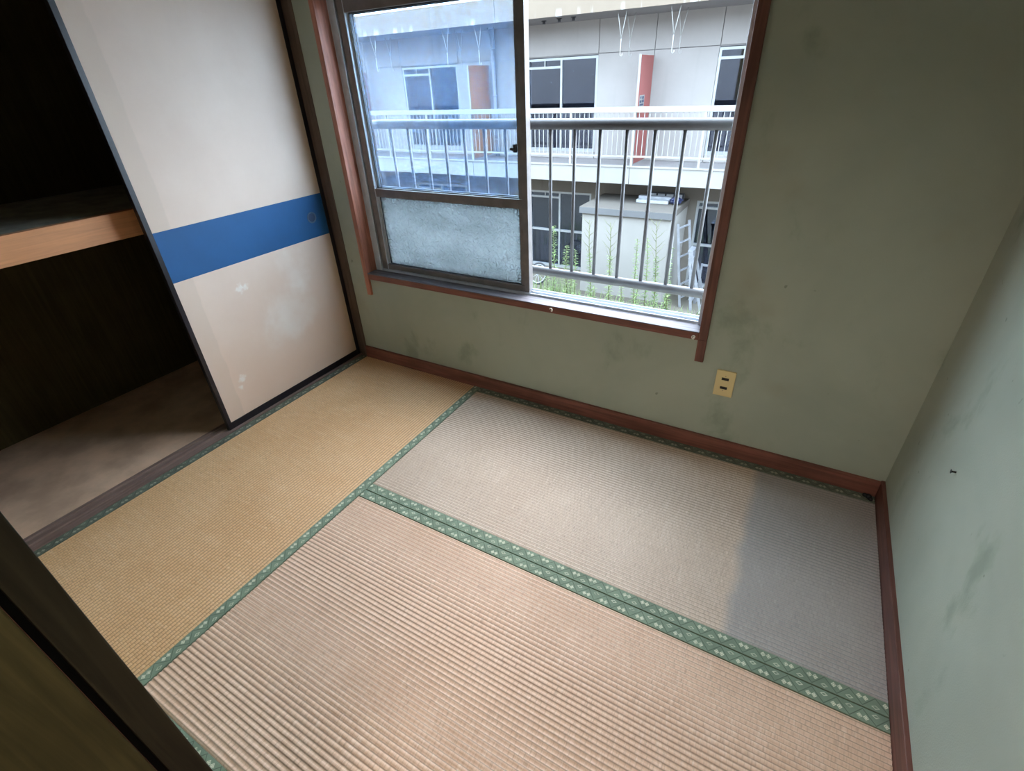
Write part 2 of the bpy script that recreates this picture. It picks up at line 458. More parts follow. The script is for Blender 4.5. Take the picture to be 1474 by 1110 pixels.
# the next room, behind the camera
nr = MB()
nr.box(-0.02, 3.4, -4.7, -4.6, -0.2, H); nr.box(-0.10, -0.02, -4.6, -D - 0.08, -0.2, H)
struct('wall_rear', nr, P['plaster'])

struct('trim_1', MB().box(-0.10, 0.037, -0.003, 0.12, -0.05, H), P['post'], 0.002)      # corner post
# wooden threshold with two sliding grooves in front of the closet
prof = [(-0.105, -0.055), (-0.105, 0.002), (-0.088, 0.002), (-0.087, -0.004), (-0.062, -0.004), (-0.061, 0.002), (-0.050, 0.002),
        (-0.049, -0.004), (-0.022, -0.004), (-0.021, 0.002), (-0.002, 0.002), (-0.002, -0.055)]
struct('trim_2', MB().prism(prof, 'y', -D, -0.003), P['track'])
struct('trim_3', MB().box(-0.105, 0.0, -D, -0.003, 1.775, 1.86), P['trim_y'], 0.002)      # lintel over the closet
struct('trim_4', MB().box(1.50, 1.56, -1.8072, -1.775, -0.05, 1.80), P['pillar'], 0.002)   # doorpost beside the camera
struct('baseboard_back', MB().box(0.040, W, -0.014, 0.0, -0.05, 0.066), P['trim_x'], 0.002)
struct('baseboard_right', MB().box(W, W + 0.014, -D, 0.0, -0.05, 0.070), P['trim_y'], 0.002)

d1 = empty('door_1', (1.54, -1.83, -0.003), kind='structure')
MB().box(1.527, 1.56, -2.62, -1.8155, 0.002, 1.785).build('door_leaf', P['leaf'], d1, None, 0.002)
MB().box(1.515, 1.535, -1.815, -1.8076, 0.0, 1.79).build('gap_shade_strip', P['black'], d1)  # black strip stands in for the shadow in the gap beside the post

ow = MB()
for (x0, x1, z0, z1) in ((-45, -0.951, -3.2, 3.0), (W + 0.131, 20, -3.2, 3.0), (-0.951, W + 0.131, -3.2, -0.201), (-0.951, W + 0.131, H + 0.101, 3.0)):
    ow.box(x0, x1, 0.0, 0.13, z0, z1)
struct('wall_outer', ow, P['facade'])

# ------------------------------------------------------------------ window
win = empty('window_1', (1.03, 0.05, 0.5), kind='structure')
def part(mb, name, mat, parent, bevel=0.0015):
    return mb.build(name, mat, parent, None, bevel)
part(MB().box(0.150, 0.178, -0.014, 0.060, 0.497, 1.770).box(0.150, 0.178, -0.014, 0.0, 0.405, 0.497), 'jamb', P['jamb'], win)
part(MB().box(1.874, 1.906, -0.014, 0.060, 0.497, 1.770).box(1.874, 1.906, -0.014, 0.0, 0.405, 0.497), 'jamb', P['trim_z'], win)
part(MB().box(0.1785, 1.8735, -0.012, 0.055, 0.494, 0.523), 'sill', P['trim_x'], win)
part(MB().box(0.1785, 1.8735, -0.0125, 0.056, 0.5235, 0.5275), 'sill_top', P['sill_grey'], win, 0)
part(MB().box(0.150, 1.906, -0.014, 0.060, 1.735, 1.765), 'head', P['trim_x'], win)
# aluminium frame with two sliding tracks
fr = MB()
fr.box(0.1785, 0.199, 0.058, 0.128, 0.515, 1.735); fr.box(0.199, 0.224, 0.052, 0.060, 0.530, 1.735)
fr.box(0.199, 0.224, 0.086, 0.090, 0.530, 1.735)
part(fr, 'frame_side', P['alu'], win)
fr = MB(); fr.box(1.853, 1.8735, 0.058, 0.128, 0.515, 1.735)
part(fr, 'frame_side', P['alu'], win)
fb = MB().box(0.1785, 1.8735, 0.0565, 0.150, 0.505, 0.526)
for y in (0.064, 0.095, 0.122): fb.box(0.199, 1.853, y - 0.002, y + 0.002, 0.526, 0.537)
part(fb, 'frame_track', P['alu'], win, 0)
part(MB().box(0.199, 1.853, 0.058, 0.128, 1.703, 1.735), 'frame_head', P['alu'], win)

def sash(x0, y0, lock=False):
    s = empty('sash', (x0 + 0.44, y0 + 0.012, 0.54), parent=win)
    x1 = x0 + 0.884; y1 = y0 + 0.024
    zb, zm0, zm1, zt0, zt1 = 0.540, 0.904, 0.942, 1.630, 1.702
    part(MB().box(x0, x0 + 0.040, y0, y1, zb, zt1).box(x0 + 0.040, x0 + 0.050, y0 + 0.016, y1, zb, zt1), 'stile', P['alu_lit'], s)
    part(MB().box(x0 + 0.003, x0 + 0.036, y0 - 0.0012, y0 - 0.0002, zb, zt1), 'shaded_stile_face', P['alu_dark'], s, 0)  # thin dark sheet paints the room-facing front as shaded
    st = MB().box(x1 - 0.026, x1, y0, y1, zb, zt1).box(x1 - 0.045, x1 - 0.026, y0 + 0.007, y1 - 0.004, zb, zt1)
    part(st, 'stile', P['alu_dark'], s)
    part(MB().box(x0 + 0.034, x1 - 0.026, y0 + 0.001, y1 - 0.001, zb, zb + 0.026), 'rail', P['alu_dark'], s)
    part(MB().box(x0 + 0.034, x1 - 0.026, y0 + 0.001, y1 - 0.001, zm0, zm1), 'rail', P['alu_dark'], s)
    part(MB().box(x0 + 0.034, x1 - 0.026, y0 + 0.001, y1 - 0.001, zt0, zt1), 'rail', P['alu_dark'], s)
    g = MB()
    for (a, b) in ((zb + 0.026, zm0), (zm1, zt0)):
        for (q0, q1, r0, r1) in ((x0 + 0.050, x0 + 0.054, a, b), (x1 - 0.049, x1 - 0.045, a, b), (x0 + 0.050, x1 - 0.045, a, a + 0.004), (x0 + 0.050, x1 - 0.045, b - 0.004, b)):
            g.box(q0, q1, y0 + 0.013, y1 - 0.001, r0, r1)
    part(g, 'gasket', P['gasket'], s, 0)
    ym = y0 + 0.0185
    part(MB().box(x0 + 0.052, x1 - 0.047, ym - 0.0015, ym + 0.0015, zm1, zt0), 'pane', P['glass'], s, 0)
    part(MB().box(x0 + 0.052, x1 - 0.047, ym - 0.002, ym + 0.002, zb + 0.024, zm0), 'pane', P['figured'], s, 0)
    if lock:
        part(MB().box(x1 - 0.060, x1 - 0.046, y0 - 0.004, y0 + 0.008, 1.120, 1.150).box(x1 - 0.072, x1 - 0.056, y0 - 0.008, y0 + 0.001, 1.128, 1.138), 'latch', P['gasket'], s)
    return s
sash(0.225, 0.062, True)
sash(0.215, 0.092)

# ------------------------------------------------------------------ tatami
N_RIB = 64
def tatami(name, loc, L, Wd, mat, hmat, label, rot=0.0, dusty=False):
    root = empty(name, loc, label, 'tatami mat', 'tatami mats on the floor')
    root.rotation_euler = (0, 0, rot)
    hw = 0.038
    m = MB()
    y0 = -Wd / 2 + hw; y1 = Wd / 2 - hw
    n = int(round(N_RIB * (y1 - y0) / Wd)); per = 4
    xs = (-L / 2, L / 2)
    ys = [y0 + (y1 - y0) * i / (n * per) for i in range(n * per + 1)]
    zs = [-0.0028 + 0.0028 * math.sin(math.pi * ((i % per) / per)) ** 0.7 for i in range(n * per + 1)]
    vs_ = [(x, y, z) for x in xs for (y, z) in zip(ys, zs)]
    k = len(ys)
    m.add(vs_, [(i, i + k, i + k + 1, i + 1) for i in range(k - 1)], True)
    m.box(-L / 2, L / 2, -Wd / 2 + 0.001, Wd / 2 - 0.001, -0.053, -0.0042)
    o = m.build('rush_surface', mat, root, (0, 0, 0), 0, True)
    o.location = (0, 0, 0)
    for sgn in (-1, 1):
        b = MB()
        yc = sgn * (Wd / 2 - hw / 2)
        a0, a1 = yc - hw / 2, yc + hw / 2
        b.box(-L / 2, L / 2, a0 + 0.0008, a1 - 0.0008, -0.030, 0.0012)
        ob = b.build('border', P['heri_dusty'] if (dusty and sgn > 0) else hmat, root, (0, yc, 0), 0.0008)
        ob.location = (0, yc, 0)
        if sgn > 0: ob.rotation_euler = (0, 0, math.pi)
    return root
S = 0.867
X1 = 0.847
P['rush_old'] = rush('orange_brown_rush', (0.66, 0.375, 0.175), (0.74, 0.45, 0.235), (0.80, 0.54, 0.32), N_RIB, X1)
P['rush_a'] = rush('pale_rush_stain_and_shade', (0.55, 0.405, 0.30), (0.63, 0.48, 0.365), (0.69, 0.55, 0.44), N_RIB, S, True)
P['rush_b'] = rush('pale_rush', (0.68, 0.44, 0.30), (0.76, 0.51, 0.36), (0.82, 0.59, 0.45), N_RIB, S)
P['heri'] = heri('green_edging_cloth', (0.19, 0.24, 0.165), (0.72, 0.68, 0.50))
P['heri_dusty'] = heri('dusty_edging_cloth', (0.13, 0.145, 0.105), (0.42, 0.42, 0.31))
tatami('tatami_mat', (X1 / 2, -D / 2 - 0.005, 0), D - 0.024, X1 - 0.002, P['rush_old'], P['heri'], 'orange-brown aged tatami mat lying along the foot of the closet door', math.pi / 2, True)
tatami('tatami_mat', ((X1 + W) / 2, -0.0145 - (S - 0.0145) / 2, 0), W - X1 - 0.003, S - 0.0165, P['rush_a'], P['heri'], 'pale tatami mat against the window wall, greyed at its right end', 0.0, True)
tatami('tatami_mat', ((X1 + W) / 2, -(S + D) / 2, 0), W - X1 - 0.003, D - S - 0.002, P['rush_b'], P['heri'], 'pinkish beige tatami mat in the foreground, farthest from the window')

# ------------------------------------------------------------------ closet
fd = empty('sliding_door', (-0.035, -0.436, -0.004), 'beige paper sliding closet door with blue band and black frame', 'sliding door')
fy0, fy1, fz0, fz1, fx0, fx1 = -0.870, -0.004, -0.003, 1.772, -0.047, -0.026
def yz(a, b, c, d, x0=fx0, x1=fx1): return MB().box(x0, x1, a, b, c, d)
part(yz(fy0, fy0 + 0.020, fz0, fz1, fx0, fx1 + 0.002), 'frame_stile', P['lacquer'], fd)
part(yz(fy1 - 0.022, fy1, fz0, fz1, fx0, fx1 + 0.002), 'frame_stile', P['lacquer'], fd)
part(yz(fy0 + 0.0202, fy1 - 0.0222, fz0, fz0 + 0.036, fx0, fx1 + 0.001), 'frame_rail', P['lacquer'], fd)
part(yz(fy0 + 0.0202, fy1 - 0.0222, fz1 - 0.036, fz1, fx0, fx1 + 0.001), 'frame_rail', P['lacquer'], fd)
part(yz(fy0 + 0.0202, fy1 - 0.0222, 0.0335, 0.722, fx0 + 0.003, fx1 - 0.0012), 'paper_panel', P['paper'], fd, 0)
part(yz(fy0 + 0.0202, fy1 - 0.0222, 0.922, 1.7355, fx0 + 0.003, fx1 - 0.0012), 'paper_panel', P['paper'], fd, 0)
part(yz(fy0 + 0.0202, fy1 - 0.0222, 0.7225, 0.9215, fx0 + 0.003, fx1 - 0.0007), 'blue_band', P['blue'], fd, 0)
pl = MB()
ring = []
for (r, dx) in ((0.0270, 0.0000), (0.0265, 0.0030), (0.0225, 0.0034), (0.0205, 0.0008)):
    ring.append([(fx1 - 0.001 + dx, -0.113 + r * math.cos(2 * math.pi * i / 28), 0.820 + r * math.sin(2 * math.pi * i / 28)) for i in range(28)])
vs_ = [p for rr in ring for p in rr]
fs_ = [(k * 28 + i, k * 28 + (i + 1) % 28, (k + 1) * 28 + (i + 1) % 28, (k + 1) * 28 + i) for k in range(3) for i in range(28)]
pl.add(vs_, fs_, True)
pull = pl.build('pull', P['pull'], fd)
MB().add(ring[3], [tuple(range(28))]).build('pull_recess', P['pull_dark'], pull)

cs = empty('closet_shelf', (-0.5, -D / 2, 0.91), 'closet mid shelf with tan wooden front beam, beside the blue-banded door', 'shelf')
part(MB().box(-0.868, -0.152, -D + 0.003, -0.003, 0.985, 1.001), 'shelf_board', P['shelf_top'], cs)
part(MB().box(-0.151, -0.120, -D + 0.003, -0.003, 0.908, 1.003), 'front_beam', P['beam'], cs)

# ------------------------------------------------------------------ small things on the walls
ou = empty('wall_outlet', (1.998, 0, 0.328), 'cream double wall outlet on the green wall, lower right of window', 'outlet')
part(MB().box(1.963, 2.033, -0.008, 0.0, 0.273, 0.385), 'cover_plate', P['cream'], ou, 0.002)
for z in (0.3505, 0.311):
    part(MB().box(1.985, 2.011, -0.0088, -0.0075, z - 0.0055, z + 0.0055), 'slot', P['slot'], ou, 0)
for z in (0.362, 0.299):
    part(MB().box(1.9965, 1.9995, -0.0086, -0.0078, z - 0.0012, z + 0.0012), 'screw_dot', P['alu_dark'], ou, 0)

def cup_hook(x, z, label, turn):
    r = empty('cup_hook', (x, -0.012, z), label, 'hook', 'cup hooks screwed into the window sill')
    pts = [(x, -0.010, z), (x, -0.018, z)]
    R = 0.008
    for i in range(9):
        a = math.radians(-90 + i * 30)
        pts.append((x + turn * R * math.cos(a) * 0.9, -0.0195 - 0.0005 * i, z + R + R * math.sin(a) - 0.004))
    MB().tube(pts, 0.0017, 7).build('hook_wire', P['white_metal'], r)
    MB().tube([(x, -0.0125, z), (x, -0.0145, z)], 0.0045, 12).build('collar', P['white_metal'], r)
cup_hook(1.257, 0.509, 'small white cup hook near the middle of the sill edge', 1)
cup_hook(1.858, 0.503, 'small white cup hook at the sill end beside the right jamb', -1)

ml = MB().tube([(W + 0.013, -0.467, 0.486), (W + 0.004, -0.467, 0.485), (W + 0.002, -0.467, 0.485)], [0.0025, 0.0025, 0.006], 8)
tag(ml.build('wall_nail', P['black'], None, (W + 0.012, -0.467, 0.486)), 'dark nail head in the pale right wall', 'nail')
cl = MB()
for (dx, dy, r) in ((0, 0, .011), (-.012, .004, .008), (.006, -.012, .008)):
    cl.tube([(2.565 + dx, -0.030 + dy, 0.001), (2.565 + dx, -0.030 + dy, 0.004 + r * .5), (2.565 + dx, -0.030 + dy, 0.003 + r)], [r, r * .9, r * .4], 9)
tag(cl.build('rubber_scrap', P['black'], None, (2.565, -0.03, 0.001)), 'small black scrap in the far right corner of the mats', 'scrap')

# ------------------------------------------------------------------ guard rail outside the window
gy = 0.25
gr = empty('window_guard_rail', (1.0, gy, 0.57), 'grey metal guard rail with round bars just outside the window', 'railing')
tr = MB()
def elbow(x0, x1, z, r0):
    R = 0.05
    pts = [(x0, 0.132, z)]
    for i in range(7):
        a = math.radians(i * 15)
        pts.append((x0 + R - R * math.cos(a), gy - R + R * math.sin(a), z))
    for i in range(7):
        a = math.radians(90 - i * 15)
        pts.append((x1 - R + R * math.cos(a), gy - R + R * math.sin(a), z))
    pts.append((x1, 0.132, z))
    return MB().tube(pts, r0, 12)
o = elbow(0.165, 1.935, 1.206, 0.0205).build('top_rail', P['steel'], gr)
o = elbow(0.165, 1.935, 0.580, 0.020).build('bottom_rail', P['steel'], gr)
bar0 = None
for i in range(15):
    x = 1.777 - 0.109 * i
    if bar0 is None:
        bar0 = MB().tube([(x, gy, 0.585), (x, gy, 1.195)], 0.0075, 8).build('bar', P['steel'], gr, (x, gy, 0.58))
        base = bar0.location.copy()
    else:
        dup(bar0, base + Vector((-0.109 * i, 0, 0)), gr)

# ------------------------------------------------------------------ building across the yard
FY = 9.518     # facade
OY = 8.60      # balcony edge
GZ = -2.85     # yard
b = empty('apartment_building', (-3, FY, GZ), 'pale two-storey apartment block with flat eave across the yard', 'building')
UW = [(-7.45, -5.785), (-3.926, -2.281), (0.063, 1.708)]
# recessed core behind the panels
core = MB()
xs = [-14.0] + [v for wv in UW for v in wv] + [6.0]
for i in range(0, len(xs), 2): core.box(xs[i], xs[i+1], FY + 0.03, FY + 0.20, -0.20, 2.314)
for (a, c) in UW: core.box(a, c, FY + 0.03, FY + 0.20, 1.735, 2.314); core.box(a, c, FY + 0.03, FY + 0.20, -0.20, -0.075)
core.build('wall_core', P['soffit'], b)
G = 0.006
def panel(x0, x1, z0, z1, mat=None):
    MB().box(x0 + G, x1 - G, FY, FY + 0.04, z0 + G, z1 - G).build('wall_panel', mat or P['facade'], b)
jx = [-14.0, -11.2, -8.65, -7.47, -5.74, -2.275, -1.13, 0.070, 1.715, 6.0]
for a, c in zip(jx[:-1], jx[1:]): panel(a, c, 1.751, 2.330)
for a, c in ((-14.0, -8.65), (-8.65, -7.45), (-5.785, -3.926), (-2.281, -1.13), (-1.13, 0.063), (1.708, 6.0)): panel(a, c, -0.205, 1.751)
for (a, c) in UW: panel(a, c, -0.205, -0.065)
MB().box(-14, 6, FY + 0.2, 13.5, -3.0, 2.31).build('dark_interior', P['far_dark'], b) if False else None
inn = MB().box(-14, 6, 11.4, 11.5, GZ - 0.1, 2.314).box(-14, 6, FY + 0.2, 11.4, -0.45, -0.25)
for x in (-14.0, -8.7, -4.92, -1.14, 5.9): inn.box(x, x + 0.1, FY + 0.2, 11.4, GZ, 2.314)
inn.build('inner_walls', P['far_dark'], b)
MB().box(-14, 6, 8.30, 13.0, 2.314, 2.680).build('roof_slab', P['soffit'], b)
for a, c in ((-14.0, -8.9), (-8.9, -3.95), (-3.95, 0.02), (0.02, 6.0)):
    MB().box(a + .006, c - .006, 8.28, 8.299, 2.312, 2.690).build('fascia_panel', P['fascia'], b)
MB().box(-14, 6, OY, FY + 0.2, -0.500, -0.205).build('balcony_slab', P['soffit'], b)
for a, c in ((-14.0, -8.68), (-8.68, -4.90), (-4.90, -1.15), (-1.15, 2.62), (2.62, 6.0)):
    MB().box(a + .005, c - .005, OY - 0.02, OY - 0.001, -0.526, -0.215).build('slab_front', P['slab'], b)
MB().box(-14, 6, OY - 0.035, OY + 0.06, -0.214, -0.190).build('slab_lip', P['slab'], b)
LW = [(-7.45, -5.79), (-3.92, -2.30), (0.075, 1.72)]
xs = [-14.0] + [v for wv in LW for v in wv] + [6.0]
for i in range(0, len(xs), 2):
    MB().box(xs[i], xs[i+1], FY, FY + 0.2, GZ, -0.526).build('lower_wall', P['facade_low'], b)
for (a, c) in LW:
    MB().box(a, c, FY, FY + 0.2, -0.945, -0.526).build('lower_wall', P['facade_low'], b)
    MB().box(a, c, FY, FY + 0.2, GZ, -2.800).build('lower_wall', P['facade_low'], b)

def far_window(x0, x1, z0, z1, trans, mid=None, curtain=0.45):
    y0, y1 = FY + 0.01, FY + 0.07
    f = 0.045
    xm = (x0 + x1) / 2
    m = MB()
    m.box(x0, x0 + f, y0, y1, z0, z1); m.box(x1 - f, x1, y0, y1, z0, z1)
    m.box(x0 + f, x1 - f, y0, y1, z0, z0 + f + .02); m.box(x0 + f, x1 - f, y0, y1, z1 - f, z1)
    wdw = m.build('window', P['frame_white'], b)
    MB().box(xm - 0.022, xm + 0.022, y0 - .004, y1, z0 + f + .02, z1 - f).build('mullion', P['frame_white'], wdw)
    MB().box(x0 + f, xm - .022, y0, y1, trans - .022, trans + .022).build('transom', P['frame_white'], wdw)
    xq = (x0 + f + xm) / 2
    MB().box(xq - .012, xq + .012, y0, y1 - .01, trans + .022, z1 - f).build('vent_bar', P['frame_white'], wdw)
    if mid: MB().box(x0 + f, x1 - f, y0, y1 - .004, mid - .025, mid + .025).build('middle_rail', P['frame_white'], wdw)
    ya, yb = FY + 0.040, FY + 0.046
    MB().box(x0 + f, xq - .012, ya, yb, trans, z1 - f).build('pane', P['far_pane'], wdw)
    MB().box(xq + .012, xm - .02, ya, yb, trans, z1 - f).build('pane', P['far_pane'], wdw)
    zc = mid or z0 + f
    MB().box(x0 + f, xm - .02, ya, yb, zc, trans).build('pane', P['far_pane'], wdw)
    MB().box(xm + .02, x1 - f, ya, yb, zc, z1 - f).build('pane', P['far_pane'], wdw)
    if mid:
        MB().box(x0 + f, xm - .02, ya, yb, z0 + f, mid).build('pane', P['far_pane'], wdw)
        MB().box(xm + .02, x1 - f, ya, yb, z0 + f, mid).build('pane', P['far_pane'], wdw)
    zc = z0 + (z1 - z0) * curtain
    cm = MB()
    nn = 22
    pts = [(x0 + (x1 - x0) * i / nn, FY + 0.30 + (0.03 if i % 2 else 0)) for i in range(nn + 1)]
    vs2 = [(x, y, z0) for x, y in pts] + [(x, y, zc) for x, y in pts]
    cm.add(vs2, [(i, i + 1, nn + 2 + i, nn + 1 + i) for i in range(nn)])
    cm.build('curtain', P['far_brown'], wdw, None, 0, False)
    return wdw
def far_pane():
    t = NT('far_window_pane')
    tr_ = t.n('ShaderNodeBsdfTransparent'); tr_.inputs[0].default_value = (0.75, 0.8, 0.9, 1)
    gl = t.n('ShaderNodeBsdfGlossy'); gl.inputs['Roughness'].default_value = 0.03; gl.inputs[0].default_value = (0.8, 0.88, 1, 1)
    m = t.n('ShaderNodeMixShader'); m.inputs[0].default_value = 0.07
    t.t.links.new(tr_.outputs[0], m.inputs[1]); t.t.links.new(gl.outputs[0], m.inputs[2])
    return t.done(m.outputs[0])
P['far_pane'] = far_pane()
for (a, c) in UW: far_window(a, c, -0.070, 1.722, 1.555, None, 0.42)
for (a, c) in LW: far_window(a, c, -2.800, -0.945, -1.085, -1.865, 0.45)

# balcony railing
rl = empty('balcony_railing', (-3, OY, -0.19), 'white metal railing along the balcony across the yard', 'railing')
ry0 = OY + 0.005
MB().box(-14, 6, ry0, ry0 + 0.05, 0.747, 0.842).build('hand_rail', P['rail_white'], rl, None, 0.004)
MB().box(-14, 6, ry0 + .010, ry0 + 0.040, -0.035, -0.002).build('bottom_rail', P['rail_white'], rl)
posts = [-12.4, -11.2, -9.95, -8.70, -7.42, -6.15, -4.91, -3.70, -2.46, -1.14, 0.16, 1.45, 2.7]
for x in posts:
    MB().box(x - .022, x + .022, ry0 + .005, ry0 + .045, -0.190, 0.747).build('post', P['rail_white'], rl)
bl = None; i = 0; x = 2.6
while x > -9.6:
    if min(abs(x - q) for q in posts) > 0.045:
        if bl is None:
            bl = MB().box(x - .006, x + .006, ry0 + .018, ry0 + .030, -0.002, 0.747).build('baluster', P['rail_white'], rl, (x, ry0, 0)); bl0 = bl.location.copy(); xb = x
        else: dup(bl, bl0 + Vector((x - xb, 0, 0)), rl)
    x -= 0.1015

def partition(x, mat, label, sticker=False):
    r = empty('partition_board', (x, 9.06, -0.17), label, 'partition', 'balcony partition boards')
    MB().box(x - .006, x + .006, OY + 0.075, FY - 0.012, -0.165, 1.662).build('board', mat, r)
    MB().box(x - .020, x + .020, OY + 0.056, OY + 0.075, -0.190, 1.670).build('frame_post', P['rail_white'], r)
    MB().box(x - .014, x + .014, FY - 0.012, FY - 0.001, -0.190, 1.670).build('frame_post', P['rail_white'], r)
    if sticker:
        st = MB().box(x + .0062, x + .0075, 8.79, 9.10, 0.83, 1.02).build('notice_sticker', P['rail_white'], r)
        m = MB()
        for (a0, a1, c0, c1) in ((8.83, 8.91, .965, 1.0), (8.95, 9.06, .955, 1.0), (8.81, 8.93, .895, .935), (8.96, 9.08, .895, .940), (8.82, 9.07, .845, .875)):
            m.box(x + .0076, x + .0082, a0, a1, c0, c1)
        m.build('notice_print', P['navy'], st)
partition(-1.137, P['terracotta'], 'terracotta balcony partition board with white notice sticker, right of middle window', True)
partition(-4.915, P['orange'], 'orange balcony partition board beside the pale drainpipe, behind the glass')
partition(-8.69, P['terracotta'], 'terracotta balcony partition sliver at the far left behind the glass')

dp = empty('drainpipe', (-4.735, 9.42, -0.2), 'pale round drainpipe right of the orange partition board', 'pipe')
MB().tube([(-4.735, 9.43, -0.203), (-4.735, 9.43, 2.310)], 0.050, 12).build('pipe_run', P['pipe'], dp)
for z in (0.15, 1.05, 1.95):
    MB().tube([(-4.735, 9.43, z), (-4.735, 9.43, z + .035)], 0.058, 12).box(-4.75, -4.72, 9.47, 9.517, z, z + .035).build('pipe_clip', P['pipe'], dp)

def hanger(x, y, label):
    r = empty('pole_hanger', (x, y, 2.312), label, 'laundry hanger', 'laundry pole hangers under the eave')
    j = Vector((x, y, 1.91))
    MB().tube([(x - .085, y, 2.304), j], 0.0075, 6).build('rod', P['rail_white'], r)
    MB().tube([(x + .075, y, 2.304), j], 0.0075, 6).build('rod', P['rail_white'], r)
    pts = [j, (x - .005, y, 1.70), (x - .006, y, 1.665), (x + .012, y - .0, 1.645), (x + .034, y, 1.655), (x + .038, y, 1.69)]
    MB().tube(pts, 0.008, 6).build('hook', P['rail_white'], r)
for (x, nm) in ((-0.52, 'rightmost pair, above the blank wall panel'), (-1.44, 'pair left of the stickered partition'), (-4.44, 'pair beside the drainpipe'), (-5.24, 'pair over the left window'), (-7.25, 'pair at the far left')):
    hanger(x, 8.42, 'white rod laundry hanger, nearer one of the ' + nm)
    hanger(x, 8.92, 'white rod laundry hanger, farther one of the ' + nm)
for i, (x, y) in enumerate(((-3.15, 8.80), (-2.76, 8.66), (-2.46, 8.64))):
    r = empty('soffit_bolt', (x, y, 2.313), ('leftmost', 'middle', 'rightmost')[i] + ' of three dark bolts under the eave', 'bolt', 'dark bolts under the eave')
    MB().tube([(x, y, 2.3125), (x, y, 2.300)], 0.05, 12).build('flange', P['dark_box'], r)
    MB().tube([(x, y, 2.300), (x, y, 2.255)], 0.028, 10).build('stub', P['dark_box'], r)

# ------------------------------------------------------------------ yard
struct('ground', MB().box(-30, 16, 0.14, 40, GZ - 0.2, GZ), P['ground'])
sh = empty('storage_shed', (-1.0, 8.8, GZ), 'white block storage shed with grey concrete roof slab', 'shed')
part(MB().box(-1.945, -0.100, 8.14, FY - 0.002, GZ, -1.050), 'shed_wall', P['shed'], sh, 0.01)
part(MB().box(-1.945, -0.100, 8.132, 8.139, GZ, GZ + 0.10), 'shed_footing', P['facade_low'], sh, 0)
part(MB().box(-1.995, -0.080, 8.09, FY - 0.002, -1.049, -0.915), 'roof_slab', P['shed_roof'], sh, 0.012)

P['roof_edge'] = exterior_wall('streaked_grey_edge', (0.1000, 0.1000, 0.1025), None, 0.6)
part(MB().box(-1.993, -0.082, 8.083, 8.0895, -1.046, -0.925), 'roof_edge', P['roof_edge'], sh, 0)
def plank(y, z, x0, x1, label):
    r = empty('white_plank', ((x0 + x1) / 2, y, z), label, 'plank', 'white planks on the shed roof')
    part(MB().box(x0, x1, y - .06, y + .06, z, z + .062), 'panel', P['plank'], r, 0.004)
    part(MB().box(x0 - .006, x0, y - .064, y + .064, z, z + .066), 'end_cap', P['dark_box'], r, 0)
plank(8.86, -0.914, -1.02, -0.36, 'white plank on the shed roof, front of the two')
plank(9.02, -0.914 + .045, -1.02, -0.34, 'white plank on the shed roof, behind and above the front one')
MB_ = MB().box(-0.98, -0.16, 9.11, 9.15, -0.914, -0.765)
gt = empty('crate_lid', (-0.6, 9.2, -0.914), 'dark slatted lid standing behind the white planks', 'lid')
part(MB().box(-0.93, -0.14, 9.20, 9.22, -0.914, -0.760), 'backing', P['dark_box'], gt, 0)
for k in range(4):
    part(MB().box(-0.86 + .18 * k, -0.72 + .18 * k, 9.185, 9.199, -0.86, -0.79), 'slat', P['plank'], gt, 0)
tp = MB()
nU, nV = 14, 9
vs_ = []
for i in range(nU):
    for j in range(nV):
        a = 2 * math.pi * i / nU; q = math.pi * j / (nV - 1)
        rr = 1 + 0.22 * math.sin(5 * a + 3 * q) * math.sin(q) + random.uniform(-.06, .06)
        vs_.append((-0.215 + .115 * rr * math.sin(q) * math.cos(a), 8.86 + .12 * rr * math.sin(q) * math.sin(a), -0.838 - 0.064 * math.cos(q) * rr))
fs_ = [(i * nV + j, ((i + 1) % nU) * nV + j, ((i + 1) % nU) * nV + j + 1, i * nV + j + 1) for i in range(nU) for j in range(nV - 1)]
tp.add(vs_, fs_)
tag(tp.build('tarp_bundle', P['tarp'], None, (-0.215, 8.86, -0.914)), 'crumpled navy tarp bundle at the right end of the shed roof', 'tarp')

def ladder(name, foot, top, half, n, label):
    side = Vector((0.32, 1.0, 0)).normalized()
    """two side rails apart by 2*half along the yard's depth, leaning sideways"""
    f = Vector(foot); t_ = Vector(top)
    r = empty(name, f, label, 'ladder')
    for s_ in (-1, 1):
        MB().bar(f + side * s_ * half, t_ + side * s_ * half * .9, 0.045, 0.028, (0, 1, 0)).build('side_rail', P['ladder'], r)
    for k in range(n):
        p = f.lerp(t_, (k + .7) / n)
        MB().bar(p - side * (half - .02), p + side * (half - .02), 0.032, 0.028).build('rung', P['ladder'], r)
ladder('ladder', (0.33, 8.52, GZ), (0.06, 8.52, -1.16), 0.23, 6, 'grey aluminium ladder leaning on the right side of the shed')
sl = empty('stepladder', (0.55, 8.42, GZ), 'short aluminium stepladder standing right of the tall leaning ladder', 'stepladder')
for (x0, x1, nm) in ((0.50, 0.31, 'front_frame'), (0.70, 0.33, 'rear_frame')):
    q = MB()
    for s_ in (-1, 1):
        q.bar((x0, 8.42 + s_ * .20, GZ), (x1, 8.42 + s_ * .15, -1.66), 0.05, 0.024, (0, 1, 0))
    q.build(nm, P['ladder'], sl)
for k in range(4):
    f_ = (k + .8) / 4.3
    x = 0.50 + (0.31 - 0.50) * f_; z = GZ + (1.19) * f_
    MB().box(x - .04, x + .04, 8.42 - .20 + .05 * f_, 8.42 + .20 - .05 * f_, z - .012, z + .012).build('tread', P['ladder'], sl)
MB().box(0.27, 0.37, 8.25, 8.59, -1.665, -1.635).build('top_plate', P['ladder'], sl)
sf = empty('steel_frame', (0.60, 8.75, GZ), 'small grey metal frame standing beside the stepladder', 'frame')
